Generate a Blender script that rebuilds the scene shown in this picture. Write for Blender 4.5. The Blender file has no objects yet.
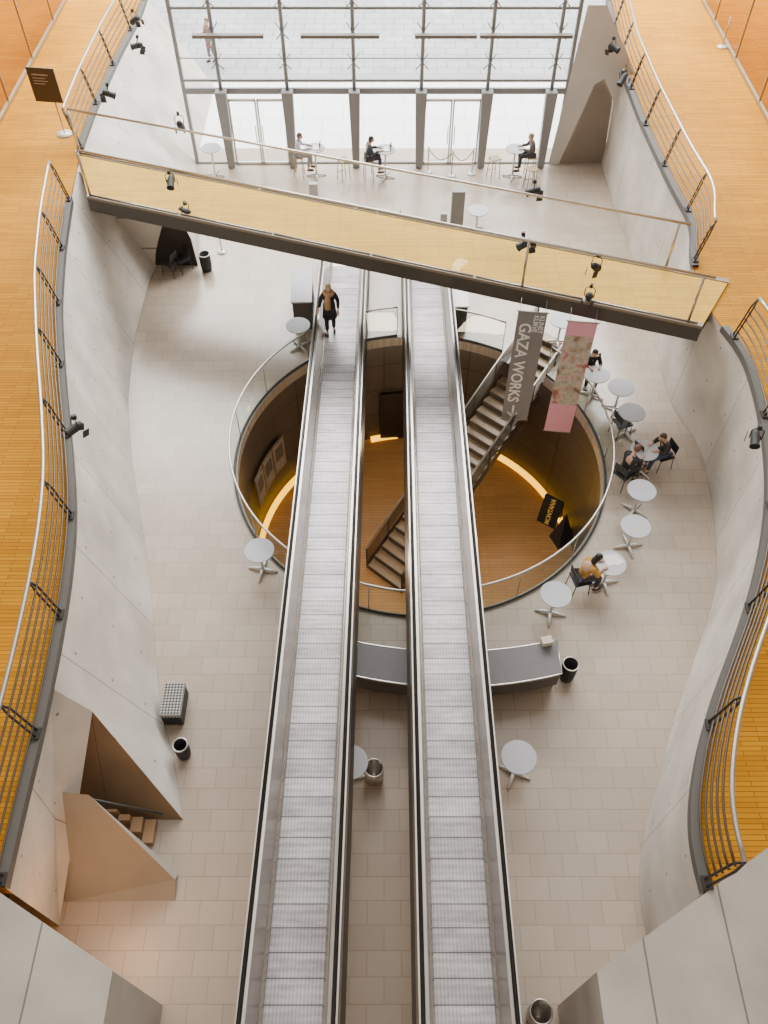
import bpy, math, random
import numpy as np
from mathutils import Vector, Matrix
random.seed(3)
TH=math.radians(52.5); F=840.0; H=16.8; S=math.sin(TH); C=math.cos(TH)
scene=bpy.context.scene
def P(px,py,h=0.0):
    v=H-h; t=(py-512)/F; z=v/(S+C*t)
    return Vector(((px-384)/F*z,(v*C-z*t)/S,h))
HB=3.3
# ------------------------------------------------------------------ mesh builder
class MB:
    def __init__(s): s.v=[];s.f=[];s.sm=[]
    def add(s,vs,fs,smooth=False):
        o=len(s.v); s.v+=[tuple(v) for v in vs]; s.f+=[tuple(i+o for i in f) for f in fs]; s.sm+=[smooth]*len(fs); return s
    def box(s,c,d,M=None):
        x,y,z=[a/2 for a in d]
        vs=[Vector((i*x,j*y,k*z)) for k in(-1,1) for j in(-1,1) for i in(-1,1)]
        if M is not None: vs=[M@v for v in vs]
        c=Vector(c); vs=[v+c for v in vs]
        return s.add(vs,[(0,2,3,1),(4,5,7,6),(0,1,5,4),(2,6,7,3),(0,4,6,2),(1,3,7,5)])
    def beam(s,p0,p1,w,h,up=(0,0,1)):
        p0=Vector(p0);p1=Vector(p1);d=(p1-p0);L=d.length;d.normalize()
        u=Vector(up); sd=d.cross(u)
        if sd.length<1e-4: sd=d.cross(Vector((0,1,0)))
        sd.normalize(); u=sd.cross(d)
        M=Matrix((sd,d,u)).transposed()
        return s.box((p0+p1)/2,(w,L,h),M)
    def tube(s,pts,r,n=8,closed=False):
        pts=[Vector(p) for p in pts]; N=len(pts); vs=[];fs=[]
        rr=r if isinstance(r,(list,tuple)) else [r]*N
        for i,p in enumerate(pts):
            if closed: d=pts[(i+1)%N]-pts[i-1]
            else: d=pts[min(i+1,N-1)]-pts[max(i-1,0)]
            d.normalize()
            u=Vector((0,0,1)) if abs(d.z)<.95 else Vector((0,1,0))
            a=d.cross(u).normalized(); b=a.cross(d)
            for k in range(n):
                q=2*math.pi*k/n
                vs.append(p+(a*math.cos(q)+b*math.sin(q))*rr[i])
        M=N if closed else N-1
        for i in range(M):
            for k in range(n):
                a0=i*n+k;a1=i*n+(k+1)%n;b0=((i+1)%N)*n+k;b1=((i+1)%N)*n+(k+1)%n
                fs.append((a0,a1,b1,b0))
        s.add(vs,fs,True)
        if not closed:
            o=len(s.v)-len(vs)
            s.f.append(tuple(o+k for k in range(n))[::-1]); s.f.append(tuple(o+(N-1)*n+k for k in range(n))); s.sm+=[False,False]
        return s
    def lathe(s,prof,c=(0,0,0),n=28,M=None,smooth=True):
        vs=[];fs=[];c=Vector(c)
        for r,z in prof:
            for k in range(n):
                q=2*math.pi*k/n; v=Vector((r*math.cos(q),r*math.sin(q),z))
                if M is not None: v=M@v
                vs.append(v+c)
        for i in range(len(prof)-1):
            for k in range(n):
                fs.append((i*n+k,i*n+(k+1)%n,(i+1)*n+(k+1)%n,(i+1)*n+k))
        s.add(vs,fs,smooth); o=len(s.v)-len(vs)
        if prof[0][0]>1e-4: s.f.append(tuple(o+k for k in range(n))[::-1]); s.sm.append(False)
        if prof[-1][0]>1e-4: s.f.append(tuple(o+(len(prof)-1)*n+k for k in range(n))); s.sm.append(False)
        return s
    def prism(s,poly,z0,z1):
        n=len(poly); vs=[(x,y,z0) for x,y in poly]+[(x,y,z1) for x,y in poly]
        fs=[tuple(range(n))[::-1],tuple(range(n,2*n))]+[(i,(i+1)%n,n+(i+1)%n,n+i) for i in range(n)]
        return s.add(vs,fs)
    def strip(s,A,B,smooth=True):
        n=len(A); return s.add(list(A)+list(B),[(i,i+1,n+i+1,n+i) for i in range(n-1)],smooth)
    def ell(s,c,r,n=14,m=10,M=None):
        prof=[(max(1e-5,math.sin(math.pi*i/m)),-math.cos(math.pi*i/m)) for i in range(m+1)]
        D=Matrix.Diagonal(Vector(r)); 
        if M is not None: D=M@D
        return s.lathe(prof,c,n,D)
    def mesh(s,name,off=None):
        me=bpy.data.meshes.new(name)
        vs=s.v
        if off is not None: vs=[(v[0]-off[0],v[1]-off[1],v[2]-off[2]) for v in vs]
        me.from_pydata(vs,[],s.f); me.validate(); 
        if len(me.polygons)==len(s.sm): me.polygons.foreach_set('use_smooth',s.sm)
        me.update(); return me
def link(o): scene.collection.objects.link(o); return o
def part(name,mb,mat,parent=None,off=None,label=None,bevel=0):
    me=mb.mesh(name,off) if isinstance(mb,MB) else mb
    me.materials.clear(); me.materials.append(mat)
    o=link(bpy.data.objects.new(name,me))
    if parent: o.parent=parent
    if label: o['label']=label
    if bevel:
        b=o.modifiers.new('bevel','BEVEL'); b.width=bevel; b.segments=2; b.limit_method='ANGLE'
    return o
def meta(o,label,cat,group=None):
    o['label']=label;o['category']=cat
    if group:o['group']=group
    return o
def root(name,label,cat,loc=(0,0,0),rz=0,group=None):
    o=link(bpy.data.objects.new(name,None)); o.location=loc; o.rotation_euler=(0,0,rz); o.empty_display_size=.2
    return meta(o,label,cat,group)
def struct(name,mb,mat,label,off=None):
    o=part(name,mb,mat,None,off); o['kind']='structure'; o['label']=label; o['category']=name.split('_')[0]; 
    if off is not None:o.location=off
    return o
def solo(name,mb,mat,label,cat,loc=(0,0,0),rz=0,group=None,bevel=0):
    o=part(name,mb,mat,bevel=bevel); o.location=loc; o.rotation_euler=(0,0,rz); return meta(o,label,cat,group)
def clone(r,loc,rz,label=None,rot=None):
    kids=[k for k in bpy.data.objects if k.parent==r]
    n=r.copy(); scene.collection.objects.link(n); n.location=loc; n.rotation_euler=rot or (0,0,rz)
    if label:n['label']=label
    for k in kids:
        c=k.copy(); scene.collection.objects.link(c); c.parent=n
    return n
# ------------------------------------------------------------------ materials
def base(name):
    m=bpy.data.materials.new(name); m.use_nodes=True; nt=m.node_tree
    return m,nt,nt.nodes['Principled BSDF']
def mat(name,col,rough=.5,metal=0,var=.06,scale=6,spec=.5,bump=0):
    m,nt,b=base(name); N=nt.nodes;L=nt.links
    g=N.new('ShaderNodeNewGeometry'); n=N.new('ShaderNodeTexNoise'); n.inputs['Scale'].default_value=scale; n.inputs['Detail'].default_value=5
    L.new(g.outputs['Position'],n.inputs['Vector'])
    r=N.new('ShaderNodeMix'); r.data_type='RGBA'
    r.inputs[6].default_value=(*[max(0,c*(1-var)) for c in col],1); r.inputs[7].default_value=(*[min(1,c*(1+var)) for c in col],1)
    L.new(n.outputs['Fac'],r.inputs[0]); L.new(r.outputs[2],b.inputs['Base Color'])
    b.inputs['Roughness'].default_value=rough;b.inputs['Metallic'].default_value=metal;b.inputs['Specular IOR Level'].default_value=spec
    return m
def brick(name,c1,c2,mortar,bw,rh,ms=.01,rough=.4,swap='XY',offset=0.5,noise=.15,nscale=.5,spec=.5,bias=0,holes=False):
    m,nt,b=base(name);N=nt.nodes;L=nt.links
    g=N.new('ShaderNodeNewGeometry');sx=N.new('ShaderNodeSeparateXYZ');cx=N.new('ShaderNodeCombineXYZ')
    L.new(g.outputs['Position'],sx.inputs[0]);L.new(sx.outputs[swap[0]],cx.inputs[0]);L.new(sx.outputs[swap[1]],cx.inputs[1])
    t=N.new('ShaderNodeTexBrick');t.offset=offset;t.inputs['Scale'].default_value=1;t.inputs['Brick Width'].default_value=bw;t.inputs['Row Height'].default_value=rh
    t.inputs['Mortar Size'].default_value=ms;t.inputs['Mortar Smooth'].default_value=.2;t.inputs['Bias'].default_value=bias
    t.inputs['Color1'].default_value=(*c1,1);t.inputs['Color2'].default_value=(*c2,1);t.inputs['Mortar'].default_value=(*mortar,1)
    L.new(cx.outputs[0],t.inputs['Vector'])
    n=N.new('ShaderNodeTexNoise');n.inputs['Scale'].default_value=nscale;n.inputs['Detail'].default_value=7
    L.new(g.outputs['Position'],n.inputs['Vector'])
    mr=N.new('ShaderNodeMapRange');mr.inputs[1].default_value=.3;mr.inputs[2].default_value=.7;mr.inputs[3].default_value=1-noise;mr.inputs[4].default_value=1+noise
    L.new(n.outputs['Fac'],mr.inputs[0])
    fac=mr.outputs[0]
    if holes:
        def mth(op,a,bv=None):
            q=N.new('ShaderNodeMath');q.operation=op
            for i,x in enumerate((a,bv)):
                if x is None: continue
                if isinstance(x,(int,float)): q.inputs[i].default_value=x
                else: L.new(x,q.inputs[i])
            return q.outputs[0]
        def cell(o,p,off): 
            f=mth('FRACT',mth('MULTIPLY',mth('ADD',o,off),1/p)); return mth('MULTIPLY',mth('SUBTRACT',f,.5),p)
        a=cell(sx.outputs[swap[0]],1.2,100);c=cell(sx.outputs[swap[1]],1.1,100)
        d=mth('SQRT',mth('ADD',mth('MULTIPLY',a,a),mth('MULTIPLY',c,c)))
        k=mth('GREATER_THAN',d,.03); k=mth('ADD',mth('MULTIPLY',k,.6),.4); fac=mth('MULTIPLY',fac,k)
    vm=N.new('ShaderNodeVectorMath');vm.operation='SCALE';L.new(t.outputs['Color'],vm.inputs[0]);L.new(fac,vm.inputs['Scale'])
    L.new(vm.outputs[0],b.inputs['Base Color']);b.inputs['Roughness'].default_value=rough;b.inputs['Specular IOR Level'].default_value=spec
    return m
def glassm(name,tint=(.93,.97,.96),gl=.1):
    m,nt,b=base(name);N=nt.nodes;L=nt.links;N.remove(b)
    o=N['Material Output'];t=N.new('ShaderNodeBsdfTransparent');t.inputs[0].default_value=(*tint,1)
    g=N.new('ShaderNodeBsdfGlossy');g.inputs['Roughness'].default_value=.03;g.inputs['Color'].default_value=(.9,.95,.95,1)
    x=N.new('ShaderNodeMixShader');x.inputs[0].default_value=gl;L.new(t.outputs[0],x.inputs[1]);L.new(g.outputs[0],x.inputs[2]);L.new(x.outputs[0],o.inputs[0]);return m
def emis(name,col,st):
    m,nt,b=base(name);b.inputs['Base Color'].default_value=(*col,1);b.inputs['Emission Color'].default_value=(*col,1);b.inputs['Emission Strength'].default_value=st;return m
M_tile=brick('limestone_tiles',(.40,.325,.252),(.455,.37,.288),(.29,.232,.178),.62,.42,.007,.24,'XY',.5,.12,.25)
M_plaza=brick('plaza_paving',(.84,.84,.84),(.88,.88,.88),(.62,.62,.62),1.6,1.2,.02,.6,'XY',.5,.05,.4)
M_street=brick('street_paving',(.30,.31,.32),(.36,.37,.38),(.20,.20,.21),.9,.6,.03,.6,'XY',.5,.15,.4)
M_wood=brick('oak_planks_warm',(.58,.262,.008),(.46,.19,.005),(.25,.09,.002),.9,.085,.007,.55,'XY',.37,.14,.4,.08)
M_bridgewood=brick('oak_planks_pale',(.70,.42,.055),(.60,.34,.04),(.38,.20,.02),.9,.085,.008,.5,'XY',.37,.08,.8,.10)
M_lowwood=brick('lower_oak_planks',(.58,.31,.11),(.50,.26,.09),(.32,.15,.05),1.2,.11,.005,.35,'XY',.37,.08,.6,.2)
M_conc=brick('concrete_panels',(.56,.515,.455),(.63,.585,.52),(.31,.28,.245),2.4,20,.014,.7,'YZ',0,.20,.8,.2,0,True)
M_concdark=brick('concrete_shaded',(.235,.165,.10),(.25,.175,.11),(.15,.10,.065),1.8,20,.008,.75,'XZ',0,.15,.9,.2)  # shaded copy of the concrete: stair recess shade is in its brown colour
M_concfore=brick('concrete_smooth',(.40,.365,.32),(.43,.395,.345),(.17,.155,.14),1.25,30,.016,.7,'XZ',0,.18,.7,.2)
M_coping=mat('grey_coping',(.10,.095,.085),.6)
M_steel=mat('brushed_steel',(.46,.43,.385),.35,.85,.05,20)
M_steelsat=mat('satin_steel_panel',(.42,.385,.345),.28,.85,.2,2)
M_trim=mat('polished_steel_edge',(.60,.565,.51),.22,.9,.05,8)
M_dark=mat('dark_steel',(.05,.046,.04),.5,.3,.15)
M_beam=mat('bridge_beam_grey',(.075,.066,.055),.55,.1,.1)
M_bar=mat('railing_bar',(.11,.085,.06),.4,.5,.1)
M_black=mat('black_rubber',(.012,.012,.012),.45)
M_blackm=mat('matt_black',(.02,.02,.022),.6)
M_glass=glassm('clear_glass',(.96,.98,.975),.02); M_rglass=glassm('balustrade_glass',(.84,.895,.88),.09); M_wglass=glassm('facade_glass',(.98,.99,.99),.03)
M_pglass=glassm('partition_glass',(.62,.48,.30),.04)
M_white=mat('white_laminate',(.76,.75,.72),.45,0,.03)
M_grey=mat('grey_laminate',(.45,.455,.48),.45,0,.03)
M_alu=mat('aluminium',(.70,.69,.66),.4,.3,.03)
M_mull=mat('facade_grey',(.24,.24,.245),.5,.2,.05)
M_yel=emis('amber_cove_light',(1,.50,.0),3.0)
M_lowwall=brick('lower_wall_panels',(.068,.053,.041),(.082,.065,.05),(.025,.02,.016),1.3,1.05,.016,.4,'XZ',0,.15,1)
M_counter=mat('counter_grey_felt',(.15,.14,.142),.7,0,.08); M_cfront=mat('counter_front_dark',(.08,.072,.064),.55,0,.1)
def beltmat():
    m,nt,b=base('walkway_pallets');N=nt.nodes;L=nt.links
    g=N.new('ShaderNodeNewGeometry');sx=N.new('ShaderNodeSeparateXYZ');cx=N.new('ShaderNodeCombineXYZ')
    L.new(g.outputs['Position'],sx.inputs[0]);L.new(sx.outputs['X'],cx.inputs[0]);L.new(sx.outputs['Y'],cx.inputs[1])
    t=N.new('ShaderNodeTexBrick');t.offset=0;t.inputs['Scale'].default_value=1;t.inputs['Brick Width'].default_value=8;t.inputs['Row Height'].default_value=.36;t.inputs['Mortar Size'].default_value=.010;t.inputs['Mortar Smooth'].default_value=.3
    t.inputs['Color1'].default_value=(.30,.28,.285,1);t.inputs['Color2'].default_value=(.40,.375,.38,1);t.inputs['Mortar'].default_value=(.09,.083,.083,1);L.new(cx.outputs[0],t.inputs['Vector'])
    def wave(dirn,sc,lo,hi):
        w=N.new('ShaderNodeTexWave');w.bands_direction=dirn;w.inputs['Scale'].default_value=sc;L.new(cx.outputs[0],w.inputs['Vector'])
        mr=N.new('ShaderNodeMapRange');mr.inputs[3].default_value=lo;mr.inputs[4].default_value=hi;L.new(w.outputs['Fac'],mr.inputs[0]);return mr.outputs[0]
    a=wave('X',5.5,.84,1.12); c=wave('Y',2.62,.90,1.08)
    n=N.new('ShaderNodeTexNoise');n.inputs['Scale'].default_value=1.2;n.inputs['Detail'].default_value=8;n.inputs['Roughness'].default_value=.7;mp=N.new('ShaderNodeMapping');mp.inputs['Scale'].default_value=(1.4,5,1);L.new(g.outputs['Position'],mp.inputs[0]);L.new(mp.outputs[0],n.inputs['Vector'])
    m3=N.new('ShaderNodeMapRange');m3.inputs[1].default_value=.3;m3.inputs[2].default_value=.7;m3.inputs[3].default_value=.70;m3.inputs[4].default_value=1.32;L.new(n.outputs['Fac'],m3.inputs[0])
    m2=N.new('ShaderNodeMath');m2.operation='MULTIPLY';L.new(a,m2.inputs[0]);L.new(m3.outputs[0],m2.inputs[1])
    m4=N.new('ShaderNodeMath');m4.operation='MULTIPLY';L.new(m2.outputs[0],m4.inputs[0]);L.new(c,m4.inputs[1])
    vm=N.new('ShaderNodeVectorMath');vm.operation='SCALE';L.new(t.outputs['Color'],vm.inputs[0]);L.new(m4.outputs[0],vm.inputs['Scale']);L.new(vm.outputs[0],b.inputs['Base Color'])
    b.inputs['Roughness'].default_value=.42;b.inputs['Metallic'].default_value=.4;return m
M_belt=beltmat()
# ------------------------------------------------------------------ floor with circular hole
CX,CY,R=.94,14.7,4.8; LZ=-4.3
SB=Vector((0.0,13.64,LZ)); ST=Vector((5.1,19.5,0)); SD=Vector((ST.x-SB.x,ST.y-SB.y,0)).normalized(); SP=Vector((SD.y,-SD.x,0)); SW=.68
def oncirc(a,r=R): return (CX+r*math.cos(math.radians(a)),CY+r*math.sin(math.radians(a)))
GA,GB=40,58.5
hole=[oncirc(GB+(360-(GB-GA))*i/120) for i in range(121)]
n0=ST-SP*SW*-1; n1=ST-SP*SW
hole+= [(n0.x,n0.y),(n1.x,n1.y)]
cu=bpy.data.curves.new('f','CURVE');cu.dimensions='2D';cu.fill_mode='BOTH';cu.extrude=.15
for pl in ([(-17,-6),(17,-6),(17,30.2),(-17,30.2)],hole):
    sp=cu.splines.new('POLY');sp.points.add(len(pl)-1)
    for i,p in enumerate(pl): sp.points[i].co=(p[0],p[1],0,1)
    sp.use_cyclic_u=True
co=link(bpy.data.objects.new('f',cu)); bpy.context.view_layer.update()
dg=bpy.context.evaluated_depsgraph_get(); fm=bpy.data.meshes.new_from_object(co.evaluated_get(dg)); bpy.data.objects.remove(co)
for v in fm.vertices: v.co.z-=.15
struct('floor',fm,M_tile,'beige limestone tiled ground floor with round stairwell opening')
struct('floor_exterior',MB().box((0,50.2,-.1),(120,40,.2)),M_plaza,'bright pale paving outside the glass facade')
struct('floor_street',MB().box((0,52.6,.01),(120,34,.04)),M_street,'grey stone street paving beyond the plaza')
struct('floor_lower',MB().lathe([(7,-.2),(7,0)],(CX,CY,LZ),64,smooth=False),M_lowwood,'oak floor of the lower level under the round opening')
w=MB()
A=[(*oncirc(a,R+.02),LZ) for a in range(0,361,3)];B=[(*oncirc(a,R+.02),-.28) for a in range(0,361,3)]
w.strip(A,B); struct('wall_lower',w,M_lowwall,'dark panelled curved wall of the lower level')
tr=MB(); gap=[oncirc(GB+(360-(GB-GA))*i/140,R+.0) for i in range(141)];go=[oncirc(GB+(360-(GB-GA))*i/140,R+.12) for i in range(141)]
tr.strip([(*p,.012) for p in gap],[(*p,.012) for p in go]); tr.strip([(*p,.012) for p in gap],[(*p,-.3) for p in gap])
struct('trim_1',tr,mat('rim_grey',(.30,.27,.23),.5),'pale rim around the round floor opening')
for i,(a0,a1) in enumerate([(138,186),(96,107),(6,60)]):
    m=MB(); n=int((a1-a0)/2)+1
    aa=[a0+(a1-a0)*k/n for k in range(n+1)]
    m.strip([(*oncirc(a,R-.16),LZ+.02) for a in aa],[(*oncirc(a,R-.02),LZ+.16) for a in aa])
    o=struct('trim_%d'%(i+2),m,M_yel,'glowing amber light strip at the foot of the curved wall')
m=MB(); m.box((0,0,1.05),(1.0,.06,2.1)); dx,dy=oncirc(97,R-.1)
o=struct('door_1',m,mat('lower_door_dark',(.022,.015,.011),.5),'dark door in curved lower wall'); o.location=(dx,dy,LZ); o.rotation_euler=(0,0,math.radians(7))
# unseen upper building envelope, added to cut sky light on the near floor
M_up=mat('upper_wall_white',(.62,.56,.48),.8)
struct('wall_upper_left',MB().box((-17.1,14.5,11.5),(.2,41,16.6)),M_up,'pale upper atrium wall')
struct('wall_upper_right',MB().box((17.1,14.5,11.5),(.2,41,16.6)),M_up,'pale upper atrium wall')
struct('wall_back',MB().box((0,-6.1,10),(34,.2,20)),M_up,'pale rear atrium wall')
struct('ceiling',MB().box((0,-1.8,20),(34,9,.3)),M_up,'unseen pale ceiling slab added to dim the near floor')
# ------------------------------------------------------------------ wavy walls
def dens(pts,h,extra=[]):
    W=[P(x,y,h) for x,y in pts]; W=[(w.y,w.x) for w in W]+extra; W.sort(); return np.array([a for a,b in W]),np.array([b for a,b in W])
def fn(pts,h,extra=[],k=7):
    ys,xs=dens(pts,h,extra); Y=np.linspace(ys[0],ys[-1],240); X=np.interp(Y,ys,xs)
    ker=np.ones(2*k+1)/(2*k+1); Xp=np.concatenate([2*X[0]-X[1:k+1][::-1],X,2*X[-1]-X[-k-1:-1][::-1]]); X=np.convolve(Xp,ker,'valid')
    return lambda y: float(np.interp(y,Y,X)), ys[0], ys[-1]
LT=[(148,-5),(140,18),(118,60),(97,108),(82,150),(73,190),(64,250),(60,310),(64,380),(71,450),(75,510),(71,570),(60,640),(42,730),(20,820),(5,888)]
LBm=[(166,245),(148,285),(134,340),(128,400),(132,460),(143,530),(152,600),(156,660),(161,710),(172,750),(182,790),(184,822)]
RT=[(606,-5),(613,30),(622,72),(640,120),(670,185),(693,226),(690,262),(712,318),(742,350),(758,400),(767,455),(768,505),(760,560),(745,615),(724,670),(705,725),(693,780),(689,830),(694,865),(704,893)]
RBm=[(602,160),(622,205),(648,240),(684,268),(688,345),(705,395),(717,450),(723,500),(722,550),(713,605),(694,660),(673,720),(658,780),(653,840),(655,885),(661,928)]
lt,l0,l1=fn(LT,HB,k=5); lb,_,_=fn(LBm,0,k=5); rt,r0,r1=fn(RT,HB,k=5); rb,_,_=fn(RBm,0,[(36,8.3)],k=5)
YE=35.0; YS=23.0
def lbx(y): return max(lb(y),lt(y)+.03)
def lbf(y): return float(np.interp(y,[23,26,29,36],[-6.05,-6.4,-6.95,-7.0]))
def rbx(y): return min(rb(y),rt(y)-.03)
AY=6.5; zs=[0,1.0,1.5,2.0,2.3,2.8,HB]
def lp(y,z,b=lbx):
    k=z/HB
    if b is lbf: k=k**float(np.interp(y,[23,28],[3.5,1]))
    return (b(y)*(1-k)+lt(y)*k,y,z)
def wallgrid(w,ysl,b):
    n=len(zs); vs=[lp(y,z,b) for y in ysl for z in zs]; fs=[]
    for i in range(len(ysl)-1):
        for j in range(n-1):
            a=i*n+j; fs.append((a,a+n,a+n+1,a+1))
    w.add(vs,fs,True)
w=MB(); wallgrid(w,list(np.linspace(AY,YS,80)),lbx)
ap=lp(AY,2.3); FB=(-3.95,5.26,0)
w.add([ap,lp(AY,1.5),lp(AY,0),FB],[(0,1,3),(1,2,3)])
Ft=(-5.94,3.35,0); tops=[(lt(y),y,HB) for y in np.linspace(AY,l0,10)]
w.add([Ft,ap]+tops,[(0,i,i+1) for i in range(1,len(tops)+1)])
struct('wall_left',w,M_conc,'pale curved leaning concrete wall below balcony')
w=MB(); wallgrid(w,list(np.linspace(YS,YE,40)),lbf)
near=[lp(YS,z,lbx) for z in zs]; far=[lp(YS,z,lbf) for z in zs]; xr=near[0][0]-.05
arch=[(xr,YS,0),(xr+.12,YS,.5),(xr+.3,YS,.95),(xr+.5,YS,1.4),(xr+.7,YS,1.75),(xr+.85,YS,2.0)]
w.add([near[3],arch[-1],far[3],far[4],far[5],far[6],near[5],near[4]],[(0,1,2,3,4,5,6,7)])
w.add([near[0]]+arch+[near[3]],[tuple(range(len(arch)+2))])
struct('wall_left_far',w,M_conc,'pale leaning concrete wall near glass facade')
w=MB(); w.add([(a[0],a[1]+.02,a[2]) for a in arch]+[far[3],far[2],far[1],far[0]],[tuple(range(len(arch)+4))]); struct('door_2',w,mat('recess_shade',(.035,.025,.02),.8),'flat dark sheet painted as the shade of a recess below footbridge')  # flat dark sheet behind the arch stands in for the recess shade
w=MB(); ysr=list(np.linspace(r0,YE,110))
w.strip([(rbx(y),y,0) for y in ysr],[(rt(y),y,HB) for y in ysr]); struct('wall_right',w,M_conc,'pale wavy concrete wall below balcony')
# slabs
ysl=list(np.linspace(l0,YE,120))
sl=MB().prism([(lt(y)-.03,y) for y in ysl]+[(-17,YE),(-17,l0)],HB-.35,HB-.01); struct('floor_balcony_left',sl,M_wood,'warm orange oak balcony floor')
sl=MB().prism([(rt(y)+.03,y) for y in ysr][::-1]+[(17,r0),(17,YE)],HB-.35,HB-.01); struct('floor_balcony_right',sl,M_wood,'warm orange oak balcony floor')
def coping(name,f,ys,sg,lab):
    m=MB()
    i0=[(f(y)-sg*.04,y) for y in ys]; i1=[(f(y)+sg*.13,y) for y in ys]
    z0,z1=HB-.10,HB+.08
    m.strip([(x,y,z1) for x,y in i0],[(x,y,z1) for x,y in i1]); m.strip([(x,y,z0) for x,y in i0],[(x,y,z1) for x,y in i0]); m.strip([(x,y,z0) for x,y in i1],[(x,y,z1) for x,y in i1]); struct(name,m,M_coping,lab)
coping('trim_5',lt,list(np.linspace(l0,21.5,80)),-1,'dark grey coping on curved wall')
coping('trim_6',lt,list(np.linspace(24.2,YE,50)),-1,'dark grey coping on curved wall')
coping('trim_7',rt,list(np.linspace(r0,16.0,80)),1,'dark grey coping on curved wall')
coping('trim_8',rt,list(np.linspace(18.4,YE,60)),1,'dark grey coping on curved wall')
# solid concrete blocks flanking the near end
struct('wall_front_left',MB().prism([(-10.6,5.7),(-5.76,3.14),(-3.85,2.09),(-3.85,-3),(-10.6,-3)],0,HB+.09),M_concfore,'massive grey concrete wall with panel joints')
struct('wall_front_right',MB().prism([(10.5,6.45),(5.94,3.79),(3.02,2.08),(3.02,-3),(10.5,-3)],0,HB+.09),M_concfore,'massive grey concrete wall with panel joints')
# left doorway interior
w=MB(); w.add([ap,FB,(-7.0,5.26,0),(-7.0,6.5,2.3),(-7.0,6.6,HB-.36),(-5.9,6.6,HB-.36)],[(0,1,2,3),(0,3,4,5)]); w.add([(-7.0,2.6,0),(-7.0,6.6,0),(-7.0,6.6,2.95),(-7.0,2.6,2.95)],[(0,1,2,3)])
struct('wall_stair',w,M_concdark,'concrete walls around a small stair with shade painted in brown')
pr=MB(); a=[(-5.92,3.75,0),(-3.88,3.78,0),(-3.9,4.1,.2),(-5.30,5.15,1.75),(-5.85,5.2,1.75),(-5.95,5.22,0),(-3.9,4.25,0)]
pr.add(a,[(0,1,2,3),(0,3,4),(2,6,5,4,3),(1,6,2),(0,4,5),(0,5,6,1)]); struct('wall_parapet',pr,mat('parapet_concrete',(.36,.31,.25),.75,0,.16,1.2),'sloping concrete stair parapet')
st=root('side_staircase','small stair rising behind concrete parapet with thin handrail','stairs',(-4.6,5,0)); M_st=mat('stair_tread',(.38,.22,.11),.5)
for i in range(4):
    x=-4.55-.22*i; yn=4.15+(-3.9-x)*.75+.14; part('step',MB().box((x,(yn+5.22)/2,.075*(i+1)),(.21,5.22-yn,.15*(i+1))),M_st,st,(-4.6,5,0))
part('handrail',MB().tube([(-4.15,5.1,.85),(-5.3,5.15,1.5),(-6.0,5.15,1.6)],.025),M_dark,st,(-4.6,5,0))
# far right jamb with slanted opening
w=MB(); w.add([(6.07,29.1,0),(6.45,29.1,0),(7.2,29.1,2.9),(7.5,29.1,3.1),(7.95,29.1,2.4),(8.1,29.1,0),(8.5,29.1,0),(8.5,29.1,3.3),(7.1,29.1,5.4),(6.5,29.1,5.4)],[(0,1,2,9),(2,3,8,9),(3,7,8),(3,4,7),(4,5,6,7)]); struct('wall_jamb_right',w,mat('jamb_concrete',(.60,.56,.50),.75,0,.14,1),'concrete wall end next to glass facade')
w=MB(); w.add([(6.45,29.13,0),(8.1,29.13,0),(7.95,29.13,2.4),(7.5,29.13,3.1),(7.2,29.13,2.9)],[(0,1,2,3,4)]); struct('door_5',w,mat('shaded_opening',(.24,.19,.145),.7,0,.2,1),'flat panel painted with the shade of a slanted opening in concrete')  # shade inside the opening is painted as a flat brown panel
# ------------------------------------------------------------------ balcony railings
def railing(f,ya,yb,sg,label,hh=1.22):
    N=max(8,int((yb-ya)*4)); ys=np.linspace(ya,yb,N); base0=Vector((f((ya+yb)/2),(ya+yb)/2,HB+.08))
    r=root('balcony_railing',label,'railing',base0)
    def path(h,o): return [(f(y)+sg*o,y,HB+h) for y in ys]
    part('handrail',MB().tube(path(hh,.24),.04),M_steel,r,base0,'satin steel tube handrail')
    for k in range(5): part('rail_bar',MB().tube(path(.25+k*.185,.06+.03*k),.022,6),M_bar,r,base0)
    pr=None; pts=[]; L=0
    for y in ys:
        p=Vector((f(y),y,0))
        if pr is not None: L+=(p-pr).length
        pr=p; pts.append((L,y))
    n=max(2,int(L/2.2))
    for i in range(n+1):
        y=float(np.interp(L*i/n,[a for a,_ in pts],[b for _,b in pts])); x=f(y)
        m=MB(); 
        for d in(-.055,.055): m.tube([(x+sg*.03,y+d,HB+.08),(x+sg*.08,y+d,HB+.35),(x+sg*.18,y+d,HB+.95),(x+sg*.24,y,HB+hh)],.022,6)
        m.box((x+sg*.05,y,HB+.10),(.16,.2,.03)); part('post',m,M_dark,r,base0)
    return r
railing(lt,l0+.1,21.4,-1,'long curved steel railing with dark bars along balcony edge')
railing(lt,24.2,YE-.2,-1,'curved steel railing on balcony beyond footbridge')
railing(rt,r0+.12,15.6,1,'curved steel railing with dark bars above wavy wall')
railing(rt,18.6,YE-.2,1,'curved steel railing above concrete wall near facade')
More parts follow.
